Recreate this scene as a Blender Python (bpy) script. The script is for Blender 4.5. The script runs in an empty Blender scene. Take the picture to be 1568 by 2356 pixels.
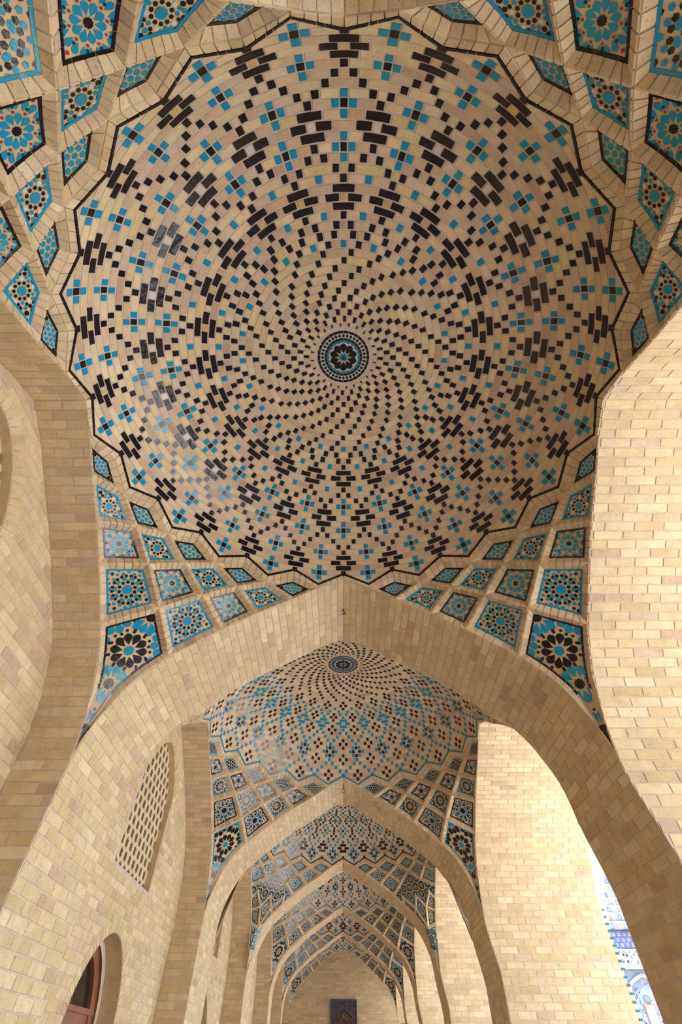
import bpy, math, random
from mathutils import Vector, Matrix
random.seed(7)
S = 3.3            # one length unit of the tables below, in metres
Z0 = 1.6           # eye height
PI = math.pi
sc = bpy.context.scene
col = sc.collection

# ------------------------------------------------------------------ camera
F, PIT, ROLL, YAW = 1016.0, 0.9105, 0.0032, -0.0050
cp, sp, cr, sr = math.cos(PIT), math.sin(PIT), math.cos(ROLL), math.sin(ROLL)
R0 = Vector((1, 0, 0)); U0 = Vector((0, -sp, cp)); F0 = Vector((0, cp, sp))
right = R0 * cr + U0 * sr; up = -R0 * sr + U0 * cr
yw = Matrix.Rotation(YAW, 3, 'Z').transposed()
right, up, fw = yw @ right, yw @ up, yw @ F0
cam_d = bpy.data.cameras.new('camera'); cam = bpy.data.objects.new('camera', cam_d); col.objects.link(cam)
m = Matrix((right, up, -fw)).transposed().to_4x4(); m.translation = Vector((0, 0, Z0)); cam.matrix_world = m
cam_d.sensor_fit = 'HORIZONTAL'; cam_d.sensor_width = 36; cam_d.lens = 36 * F / 1568
cam_d.clip_start = 0.05; cam_d.clip_end = 400
sc.camera = cam
# ------------------------------------------------------------------ light
w = bpy.data.worlds.new('sky'); sc.world = w; w.use_nodes = True
nt = w.node_tree; sky = nt.nodes.new('ShaderNodeTexSky'); sky.sky_type = 'NISHITA'; sky.sun_disc = False
sky.sun_elevation = math.radians(52); sky.sun_rotation = math.radians(246); sky.dust_density = 1.6; sky.air_density = 1.0; sky.ozone_density = 0.6
bgn = nt.nodes['Background']; hs = nt.nodes.new('ShaderNodeHueSaturation'); hs.inputs['Saturation'].default_value = .45; nt.links.new(sky.outputs[0], hs.inputs['Color']); nt.links.new(hs.outputs[0], bgn.inputs[0]); bgn.inputs[1].default_value = 0.30
sun_d = bpy.data.lights.new('sun', 'SUN'); sun_d.energy = 7.0; sun_d.angle = math.radians(0.6); sun_d.color = (1, 0.97, 0.96)
sun = bpy.data.objects.new('sun', sun_d); col.objects.link(sun)
sd = Vector((-0.13, -0.30, 1.0)).normalized()      # towards the sun
sun.rotation_euler = sd.to_track_quat('Z', 'Y').to_euler(); sun.location = (0, 0, 30)
sc.view_settings.view_transform = 'Standard'; sc.view_settings.look = 'None'
sc.view_settings.gamma = 1; sc.view_settings.use_curve_mapping = False
sc.view_settings.exposure = 1.74
sc.cycles.use_denoising = True
sc.cycles.max_bounces = 8; sc.cycles.diffuse_bounces = 6; sc.cycles.glossy_bounces = 3
sc.cycles.sample_clamp_indirect = 12

# ------------------------------------------------------------------ materials
def nodes(name):
    m_ = bpy.data.materials.new(name); m_.use_nodes = True
    return m_, m_.node_tree, m_.node_tree.nodes['Principled BSDF']
def noise(t, scale, detail=3, rough=.55, coord='Object'):
    tc = t.nodes.new('ShaderNodeTexCoord'); n = t.nodes.new('ShaderNodeTexNoise')
    n.inputs['Scale'].default_value = scale; n.inputs['Detail'].default_value = detail; n.inputs['Roughness'].default_value = rough
    t.links.new(tc.outputs[coord], n.inputs['Vector']); return n
def ramp(t, src, a, b, ca=(0, 0, 0, 1), cb=(1, 1, 1, 1)):
    r = t.nodes.new('ShaderNodeValToRGB'); e = r.color_ramp.elements
    e[0].position = a; e[0].color = ca; e[1].position = b; e[1].color = cb
    t.links.new(src, r.inputs[0]); return r
def mix(t, mode, fac, a, b):
    n = t.nodes.new('ShaderNodeMix'); n.data_type = 'RGBA'; n.blend_type = mode
    for k, v in ((0, fac), (6, a), (7, b)):
        if hasattr(v, 'is_linked'): t.links.new(v, n.inputs[k])
        elif isinstance(v, tuple): n.inputs[k].default_value = v
        else: n.inputs[k].default_value = v
    return n.outputs[2]
def bump(t, b, src, s, d=.01):
    n = t.nodes.new('ShaderNodeBump'); n.inputs['Strength'].default_value = s; n.inputs['Distance'].default_value = d
    t.links.new(src, n.inputs['Height']); t.links.new(n.outputs[0], b.inputs['Normal'])
def mat_brick():
    m_, t, b = nodes('yellow_brick')
    at = t.nodes.new('ShaderNodeAttribute'); at.attribute_name = 'Col'
    n1 = noise(t, 9, 5, .65); n2 = noise(t, 105, 3, .65); n3 = noise(t, 3.2, 5, .7)
    c = mix(t, 'MULTIPLY', .8, at.outputs['Color'], ramp(t, n1.outputs['Fac'], .3, .7, (.80, .77, .72, 1), (1.13, 1.12, 1.09, 1)).outputs[0])
    smear = ramp(t, n3.outputs['Fac'], .56, .66)
    c = mix(t, 'MIX', 0.0, c, (.62, .50, .38, 1)); sm = c.node
    mm = t.nodes.new('ShaderNodeMath'); mm.operation = 'MULTIPLY'; mm.inputs[1].default_value = .5
    t.links.new(smear.outputs[0], mm.inputs[0]); t.links.new(mm.outputs[0], sm.inputs[0])
    pits = ramp(t, n2.outputs['Fac'], .31, .37)
    c = mix(t, 'MULTIPLY', 1.0, c, ramp(t, n2.outputs['Fac'], .32, .39, (.42, .36, .25, 1), (1, 1, 1, 1)).outputs[0])
    t.links.new(c, b.inputs['Base Color']); b.inputs['Roughness'].default_value = .85
    bump(t, b, pits.outputs[0], .35, .006); return m_
def mat_plain(name, c, rough, var=.12, scale=12, bs=0, metal=0):
    m_, t, b = nodes(name)
    n1 = noise(t, scale, 4, .6)
    lo = tuple(x * (1 - var) for x in c) + (1,); hi = tuple(x * (1 + var) for x in c) + (1,)
    t.links.new(ramp(t, n1.outputs['Fac'], .3, .7, lo, hi).outputs[0], b.inputs['Base Color'])
    b.inputs['Roughness'].default_value = rough; b.inputs['Metallic'].default_value = metal
    if bs: bump(t, b, noise(t, scale * 5, 3).outputs['Fac'], bs)
    return m_
def mat_turq():
    m_, t, b = nodes('turquoise_glaze')
    n1 = noise(t, 2.6, 2, .5)
    t.links.new(ramp(t, n1.outputs['Fac'], .42, .72, (.003, .25, .47, 1), (.008, .27, .36, 1)).outputs[0], b.inputs['Base Color'])
    b.inputs['Roughness'].default_value = .16; bump(t, b, noise(t, 24, 3).outputs['Fac'], .2); return m_
M_BRICK = mat_brick()
M_MORTAR = mat_plain('pale_mortar', (.56, .45, .36), .9, .16, 8, .3)
M_K = mat_plain('black_glaze', (.007, .0055, .008), .15, .4, 5, .22)
M_T = mat_turq()
M_W = mat_plain('white_glaze', (.62, .58, .55), .3, .1, 6)
M_C = mat_plain('cream_tile', (.58, .42, .235), .45, .13, 10)
M_R = mat_plain('red_tile', (.30, .03, .045), .3, .2, 10)
M_WOOD = mat_plain('brown_wood', (.23, .085, .035), .5, .35, 4)
M_T2 = mat_plain('shade_and_frame_turquoise', (.008, .13, .18), .5, .2, 6)  # glaze darkened to carry the jamb edge's shade; also colours the picture frame
M_DARK = mat_plain('dark_room', (.02, .014, .01), .9, .2, 4)  # near-black walls: the unlit room's darkness is put into the colour
M_IRON = mat_plain('rusty_iron', (.09, .05, .03), .6, .3, 20, 0, .5)
M_GROUND = mat_plain('courtyard_paving', (.53, .53, .53), .8, .12, 2)
M_FLOOR = mat_plain('grey_stone_floor', (.42, .38, .33), .6, .2, 3)
M_GLASS, _t, _b = nodes('window_glass'); _b.inputs['Base Color'].default_value = (.02, .017, .014, 1); _b.inputs['Roughness'].default_value = .04; _b.inputs['IOR'].default_value = 1.6
M_BLUE = mat_plain('blue_tile', (.045, .09, .34), .3, .25, 9)
M_PINK = mat_plain('rose_tile', (.42, .09, .13), .35, .25, 9)
M_GOLD = mat_plain('yellow_tile', (.5, .33, .06), .35, .2, 9)
M_PURP = mat_plain('plum_tile', (.11, .025, .07), .35, .3, 9)
M_PALE = mat_plain('pale_blue_tile', (.20, .25, .40), .35, .15, 5)
BR, MO, K, T, W, C, RD = range(7)
MATS = [M_BRICK, M_MORTAR, M_K, M_T, M_W, M_C, M_R]

# ------------------------------------------------------------------ mesh builder
class MB:
    def __init__(s): s.v = []; s.f = []; s.m = []; s.c = []
    def face(s, pts, mat=0, c=(1, 1, 1)):
        n = len(s.v); s.v += [tuple(p) for p in pts]; s.f.append(tuple(range(n, n + len(pts)))); s.m.append(mat); s.c.append(c)
    def prism(s, top, bot, mat=0, c=(1, 1, 1)):
        n = len(s.v); k = len(top); s.v += [tuple(p) for p in top] + [tuple(p) for p in bot]
        s.f.append(tuple(range(n, n + k))); s.m.append(mat); s.c.append(c)
        for i in range(k):
            j = (i + 1) % k
            s.f.append((n + i, n + k + i, n + k + j, n + j)); s.m.append(mat); s.c.append(c)
    def box(s, a, b, mat=0, c=(1, 1, 1)):
        (x0, y0, z0), (x1, y1, z1) = a, b
        P = [(x0, y0, z0), (x1, y0, z0), (x1, y1, z0), (x0, y1, z0), (x0, y0, z1), (x1, y0, z1), (x1, y1, z1), (x0, y1, z1)]
        for q in ((0, 3, 2, 1), (4, 5, 6, 7), (0, 1, 5, 4), (1, 2, 6, 5), (2, 3, 7, 6), (3, 0, 4, 7)): s.face([P[i] for i in q], mat, c)
    def tube(s, pts, r, mat=0, n=8):
        rings = []
        for i, p in enumerate(pts):
            p = Vector(p); a = Vector(pts[max(i - 1, 0)]); b = Vector(pts[min(i + 1, len(pts) - 1)])
            d = (b - a).normalized(); q = d.orthogonal().normalized()
            if i and rings:
                q = (pq - d * pq.dot(d)).normalized()
            pq = q; e = d.cross(q)
            rings.append([p + (q * math.cos(2 * PI * k / n) + e * math.sin(2 * PI * k / n)) * r for k in range(n)])
        for i in range(len(rings) - 1):
            for k in range(n): s.face([rings[i][k], rings[i][(k + 1) % n], rings[i + 1][(k + 1) % n], rings[i + 1][k]], mat)
        s.face(rings[0][::-1], mat); s.face(rings[-1], mat)
    def build(s, name, mats=MATS, parent=None, world=True, me=None):
        if me is None: me = s.mesh(name, mats, world)
        o = bpy.data.objects.new(name, me); col.objects.link(o)
        if parent: o.parent = parent
        return o
    def mesh(s, name, mats, world):
        me = bpy.data.meshes.new(name); dz = Z0 if world else 0
        me.from_pydata([(x * S, y * S, z * S + dz) for x, y, z in s.v], [], s.f)
        for x in mats: me.materials.append(x)
        me.polygons.foreach_set('material_index', s.m)
        at = me.color_attributes.new('Col', 'FLOAT_COLOR', 'CORNER'); buf = []
        for f, c in zip(s.f, s.c): buf += (list(c) + [1.0]) * len(f)
        at.data.foreach_set('color', buf); me.update(); return me
def tag(o, label=None, cat=None, group=None, kind=None):
    for k_, v_ in (('label', label), ('category', cat), ('group', group), ('kind', kind)):
        if v_: o[k_] = v_
    return o
def empty(name, loc):
    o = bpy.data.objects.new(name, None); col.objects.link(o); o.location = loc; o.empty_display_size = .2; return o

PAL = [(.65, .498, .295), (.68, .53, .325), (.62, .48, .29), (.70, .56, .36), (.61, .455, .255), (.66, .51, .305)]
RED = [(.58, .41, .27), (.60, .44, .31), (.54, .38, .25)]
def tone(pr=.07):
    c = random.choice(RED) if random.random() < pr else random.choice(PAL)
    k = random.uniform(.9, 1.08); return tuple(x * k for x in c)
DPAL = [(.72, .57, .37), (.73, .60, .37), (.68, .53, .34), (.66, .50, .32), (.62, .45, .28), (.70, .56, .40), (.74, .60, .35), (.60, .48, .35)]
def dome_tone():
    c = random.choice(RED) if random.random() < .09 else random.choice(DPAL)
    k = random.uniform(.93, 1.06); return tuple(x * k for x in c)
def jit(a): return random.uniform(-a, a)
def brick(mb, M, u0, u1, v0, v1, c, mat=BR, h=.0012, g=.0012, ku=1.0, nseg=1, jt=.0006):
    """one brick on the surface M(u, v) -> (point, normal); ku turns lengths into u"""
    g2 = g * ku; u0 += g2; u1 -= g2; v0 += g; v1 -= g
    if u1 <= u0 or v1 <= v0: return
    e = jt
    uv = [(u0 + (u1 - u0) * i / nseg + (jit(e) * ku), v0 + jit(e)) for i in range(nseg + 1)]
    uv += [(u1 - (u1 - u0) * i / nseg + (jit(e) * ku), v1 + jit(e)) for i in range(nseg + 1)]
    top, bot = [], []
    k = .0007
    for i, (u, v) in enumerate(uv):
        uu = u + (k * ku if i in (0, 2 * nseg + 1) else (-k * ku if i in (nseg, nseg + 1) else 0)); vv = v + (k if i <= nseg else -k)
        p, n = M(uu, vv); top.append(p + n * h)
        p, n = M(u, v); bot.append(p - n * .0006)
    mb.prism(top, bot, mat, c)
def courses(mb, M, u0, u1, v0, v1, bh=.0225, bl=.0715, pr=.07, skip=None, clip=None, off=0):
    n = max(1, round((v1 - v0) / bh)); hh = (v1 - v0) / n
    U0_ = u0
    for i in range(n):
        a = v0 + i * hh
        u0 = U0_(a + hh / 2) if callable(U0_) else U0_
        u = u0 - bl * (.5 if (i + off) % 2 else 0) + (jit(.006)); first = True
        while u < u1 - .001:
            L = bl * random.uniform(.97, 1.03); x0 = max(u, u0); x1 = min(u + L, u1)
            if u1 - x1 < .016: x1 = u1; L = 9
            if x1 - x0 > .012 and not (skip and skip(x0, x1, a, a + hh)):
                brick(mb, M, x0, x1, a, a + hh, tone(pr))
            u += L

# ------------------------------------------------------------------ the arch profile shared by every opening
FL = -Z0 / S
PR = [(0, .975), (.075, .945), (.155, .897), (.255, .842), (.345, .785), (.467, .697), (.52, .646), (.558, .590), (.588, .522), (.602, .46), (.606, .40)]
HB = .606
def prof_pts(s0, s1):
    """points of the half profile between two distances from the axis"""
    pts = [(s, z) for s, z in PR if s0 + 1e-6 < s < s1 - 1e-6]
    return [(s0, prof_z(s0))] + pts + [(s1, prof_z(s1))]
def prof_z(s):
    s = min(max(s, 0), HB)
    for (a, za), (b, zb) in zip(PR, PR[1:]):
        if s <= b: return za + (zb - za) * (s - a) / (b - a)
    return PR[-1][1]
def smooth(pts, n=4):
    out = []
    for i in range(len(pts) - 1):
        p0 = pts[max(i - 1, 0)]; p1 = pts[i]; p2 = pts[i + 1]; p3 = pts[min(i + 2, len(pts) - 1)]
        for k in range(n):
            t = k / n
            out.append(tuple(.5 * ((2 * b) + (-a + c) * t + (2 * a - 5 * b + 4 * c - d) * t * t + (-a + 3 * b - 3 * c + d) * t ** 3) for a, b, c, d in zip(p0, p1, p2, p3)))
    return out + [pts[-1]]
HALF = [(HB, FL)] + [(s, z) for s, z in reversed(smooth(PR, 3))]      # from the ground up to the crown
CUM = [0]
for (a, b), (c_, d_) in zip(HALF, HALF[1:]): CUM.append(CUM[-1] + math.hypot(c_ - a, d_ - b))
LH = CUM[-1]
half_leg = .46 - FL
def half_at(v):
    v = min(max(v, 0), LH)
    for i in range(len(HALF) - 1):
        if v <= CUM[i + 1] + 1e-9:
            t = (v - CUM[i]) / (CUM[i + 1] - CUM[i]); (a, b), (c, d) = HALF[i], HALF[i + 1]
            L = math.hypot(c - a, d - b); return a + (c - a) * t, b + (d - b) * t, -(d - b) / L, (c - a) / L   # s, z, normal (ns, nz) towards the opening
def flare(z): 
    t = min(1, max(0, (.435 - z) / .20)); return .027 * t * t * (3 - 2 * t)
def band(mb, axis, side, w0, w1, centre, bl=.1, off=0, v_from=0, ssc=1.0):
    """brick lining of half an arch and its leg, from w0 to w1 in depth; ssc squeezes the span of a short bay"""
    def M(u, v):
        s, z, ns, nz = half_at(v); s = (s + (flare(z) if axis == 'y' and side > 0 else 0)) * side * ssc + centre; ns *= side
        if axis == 'y': return Vector((s, u, z)), Vector((ns, 0, nz))
        return Vector((u, s, z)), Vector((0, ns, nz))
    nz_ = [c for c in CUM if c >= v_from]
    if nz_[0] > v_from: nz_ = [v_from] + nz_
    fl = axis == 'x' and w0 > 0
    W0 = (lambda v: w0 + flare(half_at(v)[1])) if fl else (lambda v: w0)
    nz_ = sorted(set(nz_ + [c for c in [half_leg + k * .02 for k in range(-10, 6)] if nz_[0] < c < LH]))
    for a, b in zip(nz_, nz_[1:]):
        mb.face([M(W0(a), a)[0], M(w1, a)[0], M(w1, b)[0], M(W0(b), b)[0]], MO)
    courses(mb, M, W0, w1, v_from, LH, bl=bl, off=off)
X0 = .0035
ARCH = [(1.0315, .306), (2.555, .312), (3.964, .26), (5.351, .22), (6.50, .17)]
BAYS = [(-.1805, 1.0315), (1.3375, 2.555), (2.867, 3.964), (4.224, 5.351), (5.571, 6.50), (6.67, 7.50)]
XL = X0 - HB - .12; XR = X0 + HB + .52
ORD = ['nearest', 'second', 'third', 'fourth', 'fifth', 'sixth']

# ------------------------------------------------------------------ floor, ground, outer shell (the setting)
g = MB(); g.box((-1.2, -2.2, FL - .05), (XR, 7.7, FL)); tag(g.build('floor', [M_FLOOR]), kind='structure')
g = MB(); g.box((XR, -14, FL - .12), (16, 20, FL - .04)); tag(g.build('ground', [M_GROUND]), kind='structure')
g = MB(); g.box((-1.3, -2.3, 1.36), (XR + .02, 7.75, 1.42)); tag(g.build('roof_blocker', [M_MORTAR]), kind='structure')  # unseen slab added above the domes to keep sky light from leaking in
# added unseen wall behind the camera, closing the passage against skylight
g = MB(); g.box((-.9, -1.95, FL), (XR, -1.85, 1.36)); tag(g.build('wall_rear_blocker', [M_MORTAR]), kind='structure')
# courtyard front of the arcade: one wall with six pointed openings
def front_wall():
    mb = MB(); cols = []
    spans = [(-1.70, -.492)] + BAYS
    ys = [-2.2]
    for a, b in spans:
        c = (a + b) / 2; h = (b - a) / 2
        for s in [-1, -.999] + [math.sin(x / 20 * PI / 2) for x in range(-19, 20)] + [.999, 1]: ys.append(c + s * h)
    ys.append(7.7); ys = sorted(set(round(y, 5) for y in ys))
    def low(y):
        for a, b in spans:
            if a - 1e-6 <= y <= b + 1e-6:
                s = abs(y - (a + b) / 2) / ((b - a) / 2) * HB
                return prof_z(max(0, s - .010)) + .008 if s < HB * .9995 else FL
        return FL
    for y0, y1 in zip(ys, ys[1:]):
        z0, z1 = low(y0), low(y1)
        for x in (XR - .03, XR): mb.face([(x, y0, z0), (x, y1, z1), (x, y1, 1.5), (x, y0, 1.5)])
        mb.face([(XR, y0, z0), (XR, y1, z1), (XR - .03, y1, z1), (XR - .03, y0, z0)])
    mb.face([(XR, -2.2, 1.5), (XR, 7.7, 1.5), (XR - .03, 7.7, 1.5), (XR - .03, -2.2, 1.5)])
    return mb
tag(front_wall().build('wall_right', [M_MORTAR]), kind='structure')

# ------------------------------------------------------------------ transverse arches over the passage
def corridor_arch(i, y, t):
    r = empty('brick_arch', (X0 * S, (y + t / 2) * S, 0))
    for sd_ in (-1, 1):
        mb = MB(); band(mb, 'y', sd_, y, y + t, X0, bl=.0715, off=i)
        o = mb.build('arch_half'); o.parent = r; o.matrix_parent_inverse = Matrix.Translation(-r.location)
    return r
AL = ['nearest pointed brick arch across the passage, framing all the arches beyond it',
      'second pointed brick arch across the passage, iron ring hanging at its crown',
      'third pointed brick arch across the passage, in front of the turquoise zigzag vault',
      'fourth pointed brick arch across the passage, second smallest but one',
      'smallest and farthest free pointed brick arch, just before the blank end wall']
for i, (y, t) in enumerate(ARCH):
    tag(corridor_arch(i, y, t), AL[i], 'arch', 'pointed brick arches across the passage')
tag(corridor_arch(5, -.4925, .312), 'brick arch behind the camera, only its crown edge at the top of the photo', 'arch', 'pointed brick arches across the passage')

# ------------------------------------------------------------------ side arches of each bay
def side_arch(i, a, b, right_side):
    yc = (a + b) / 2; ssc = (b - a) / 2 / HB
    r = empty('side_arch', (0, yc * S, 0))
    x0, x1 = (X0 + HB, XR) if right_side else (XL, X0 - HB)
    for sd_ in (-1, 1):
        mb = MB(); band(mb, 'x', sd_, x0, x1, yc, bl=.0715, off=i, ssc=ssc)
        o = mb.build('arch_half'); o.parent = r; o.matrix_parent_inverse = Matrix.Translation(-r.location)
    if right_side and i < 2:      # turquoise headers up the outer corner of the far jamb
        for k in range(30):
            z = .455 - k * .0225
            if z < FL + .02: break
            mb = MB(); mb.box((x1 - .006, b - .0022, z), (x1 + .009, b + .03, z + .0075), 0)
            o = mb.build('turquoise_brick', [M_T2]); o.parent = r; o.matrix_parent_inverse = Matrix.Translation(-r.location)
    return r
SL = ['shaded brown brick arch recess on the left, beside the first dome',
      'brown brick arch recess on the left, holding the lattice screen and the arched door',
      'narrow brown brick arch recess on the left, seen through the second arch',
      'brown brick arch recess on the left, seen through the third arch',
      'brown brick arch recess on the left, seen through the fourth arch',
      'faint brown brick arch recess on the left, next to the end wall']
SR = ['big bright brick opening to the courtyard at the right edge of the photo',
      'tall bright brick opening on the right with turquoise corner bricks and the sliver of courtyard',
      'narrow bright brick opening on the right, seen through the second arch',
      'thin bright brick opening on the right, seen through the third arch',
      'thin bright brick opening on the right, seen through the fourth arch',
      'faint bright brick opening on the right, next to the end wall']
for i, (a, b) in enumerate(BAYS):
    tag(side_arch(i, a, b, False), SL[i], 'arch', 'side arches on the left')
    tag(side_arch(i, a, b, True), SR[i], 'arch', 'side arches on the right')

# ------------------------------------------------------------------ left walls with lattice window and door
def lat_z(d, hw=.195, spring=.70, top=.875):      # lattice opening head
    d = abs(d) / hw; return spring + (top - spring) * (1 - d ** 1.55) ** .75 if d < 1 else spring
def door_z(d, hw=.197, spring=.10, top=.287):
    d = abs(d) / hw; return spring + (top - spring) * (1 - d ** 1.9) ** .62 if d < 1 else spring
LW, LB, DW = .195, .428, .197
WOFF = -.018
def left_wall(i, a, b):
    yc = (a + b) / 2; wc = yc + WOFF; x = XL; mb = MB()
    ys = [a - .02] + [wc - LW - .001, wc + LW + .001, wc - DW - .001, wc + DW + .001] + [wc - DW + 2 * DW * k / 40 for k in range(41)] + [b + .02]
    ys = sorted(set(round(v, 5) for v in ys))
    def segs(y):
        d = y - wc
        if abs(d) <= LW: lo = (LB, lat_z(d))
        else: lo = (LB, LB)
        dz = (FL, door_z(d)) if abs(d) <= DW else (FL, FL)
        return dz, lo
    dep = .085
    for y0, y1 in zip(ys, ys[1:]):
        ym = (y0 + y1) / 2; in_d = abs(ym - wc) < DW; in_l = abs(ym - wc) < LW
        (d0, l0), (d1, l1) = segs(y0), segs(y1)
        def q(za0, za1, zb0, zb1): mb.face([(x, y0, za0), (x, y1, za1), (x, y1, zb1), (x, y0, zb0)], MO)
        lo0, lo1 = (d0[1], d1[1]) if in_d else (FL, FL)
        if in_l:
            q(lo0, lo1, LB, LB); q(l0[1], l1[1], 1.0, 1.0)
            for z0_, z1_ in ((LB, LB), (l0[1], l1[1])): mb.face([(x, y0, z0_), (x, y1, z1_), (x - .035, y1, z1_), (x - .035, y0, z0_)], BR, PAL[4])
        else: q(lo0, lo1, 1.0, 1.0)
        if in_d: mb.face([(x, y0, d0[1]), (x, y1, d1[1]), (x - dep, y1, d1[1]), (x - dep, y0, d0[1])], BR, PAL[4])
    for s in (-1, 1):                 # jambs
        y = wc + s * LW; mb.face([(x, y, LB), (x, y, lat_z(LW)), (x - .035, y, lat_z(LW)), (x - .035, y, LB)], BR, PAL[4])
        y = wc + s * DW
        def MJ(u, v, y=y, s=s): return Vector((u, y, v)), Vector((0, -s, 0))
        mb.face([(x, y, FL), (x, y, .1), (x - dep, y, .1), (x - dep, y, FL)], MO)
        courses(mb, MJ, x - dep, x, FL, .1, bl=.07)
    def M(u, v): return Vector((x, u, v)), Vector((1, 0, 0))
    def inside(y, z, m_=0.0):
        d = y - wc
        if abs(d) < LW + m_ and LB - m_ < z < lat_z(min(abs(d), LW)) + m_: return True
        if abs(d) < DW + m_ and z < door_z(min(abs(d), DW)) + m_: return True
        return False
    def skip(y0, y1, z0, z1):
        ins = [inside(yy, zz, .004) for yy in (y0, (y0 + y1) / 2, y1) for zz in (z0, z1)]
        return any(ins)
    # courses, cut into short pieces beside the openings
    n = round((1.0 - FL) / .0225); hh = (1.0 - FL) / n
    for r_ in range(n):
        z0_ = FL + r_ * hh; u = a - .02 - (.0357 if r_ % 2 else 0)
        while u < b + .02:
            u1 = u + .0715 * random.uniform(.97, 1.03); c = tone(.1); parts = []
            if not skip(u, u1, z0_, z0_ + hh): parts = [(u, u1)]
            else:
                st = None
                for k in range(9):
                    p0 = u + (u1 - u) * k / 9; p1 = u + (u1 - u) * (k + 1) / 9
                    ok = not skip(p0, p1, z0_, z0_ + hh)
                    if ok and st is None: st = p0
                    if not ok and st is not None: parts.append((st, p0)); st = None
                if st is not None: parts.append((st, u1))
            for p0, p1 in parts:
                if p1 - p0 > .006: brick(mb, M, p0, p1, z0_, z0_ + hh, c)
            u = u1
    # radial bricks round both heads
    for zf, hw, wid in ((lat_z, LW, .042), (door_z, DW, .034)):
        pts = [(wc + hw * math.sin(t_ * PI / 2 / 14), zf(hw * math.sin(t_ * PI / 2 / 14))) for t_ in range(-14, 15)]
        L = [0]
        for p, q_ in zip(pts, pts[1:]): L.append(L[-1] + math.hypot(q_[0] - p[0], q_[1] - p[1]))
        def at(v):
            v = min(max(v, 0), L[-1] - 1e-6)
            for k in range(len(L) - 1):
                if v <= L[k + 1]:
                    t_ = (v - L[k]) / (L[k + 1] - L[k]); p, q_ = pts[k], pts[k + 1]
                    dx, dz_ = q_[0] - p[0], q_[1] - p[1]; l_ = math.hypot(dx, dz_)
                    return p[0] + dx * t_, p[1] + dz_ * t_, -dz_ / l_, dx / l_
        def MR(u, v):
            y, z, ny, nz_ = at(u); return Vector((x + .0008, y + ny * v, z + nz_ * v)), Vector((1, 0, 0))
        k = 0.0
        while k < L[-1]:
            brick(mb, MR, k, min(k + .017, L[-1]), 0, wid, tone(.05), h=.0014, g=.0009); k += .017
    o = mb.build('wall_left' if i == 0 else 'wall_left_%d' % (i + 1)); tag(o, kind='structure'); return wc
def lattice(wc):
    """brick screen pierced by staggered star shaped holes"""
    mb = MB(); x = XL - .022; cw, ch = .046, .044; dep = .011
    hole = [(0, .5), (.16, .30), (.36, .26), (.30, 0), (.36, -.26), (.16, -.30), (0, -.5), (-.16, -.30), (-.36, -.26), (-.30, 0), (-.36, .26), (-.16, .30)]
    hole = [(p * cw * .80, q * ch * .84) for p, q in hole]
    nr = 9; z = LB - .002; r_ = 0
    while z < .88:
        k = -3.5 - (r_ % 2) * .5
        k0 = -5
        for k in range(-5, 6):
            cy = (k + (.5 if r_ % 2 else 0)) * cw; cz = z + ch / 4
            if abs(cy) > LW + .02: continue
            # diamond-free cell: rectangle cw x ch/2 would cut the holes, so cells are hexagon-like rectangles sheared in brick bond
            rect = []
            hexa = [(0, .62), (.5, .25), (.5, -.25), (0, -.62), (-.5, -.25), (-.5, .25)]
            outer = [(0, .66 * ch * .75 + 0), (cw / 2, ch * .25), (cw / 2, -ch * .25), (0, -.66 * ch * .75), (-cw / 2, -ch * .25), (-cw / 2, ch * .25)]
            outer = [(0, ch * .5), (cw / 2, ch * .25), (cw / 2, -ch * .25), (0, -ch * .5), (-cw / 2, -ch * .25), (-cw / 2, ch * .25)]
            # 12 point version of the hexagon to bridge to the hole
            o12 = []
            for a_, b_ in zip(outer, outer[1:] + outer[:1]): o12 += [a_, ((a_[0] + b_[0]) / 2, (a_[1] + b_[1]) / 2)]
            hh_ = [(p * .95, q * .92) for p, q in hole]
            for j in range(12):
                j2 = (j + 1) % 12
                P = lambda q, xx: (xx, wc + cy + q[0], cz + q[1])
                mb.face([P(o12[j], x), P(o12[j2], x), P(hh_[j2], x), P(hh_[j], x)], BR, (.66, .52, .33))
                mb.face([P(hh_[j], x), P(hh_[j2], x), P(hh_[j2], x - dep), P(hh_[j], x - dep)], BR, (.5, .38, .24))
        z += ch * .75; r_ += 1
    return mb
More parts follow.
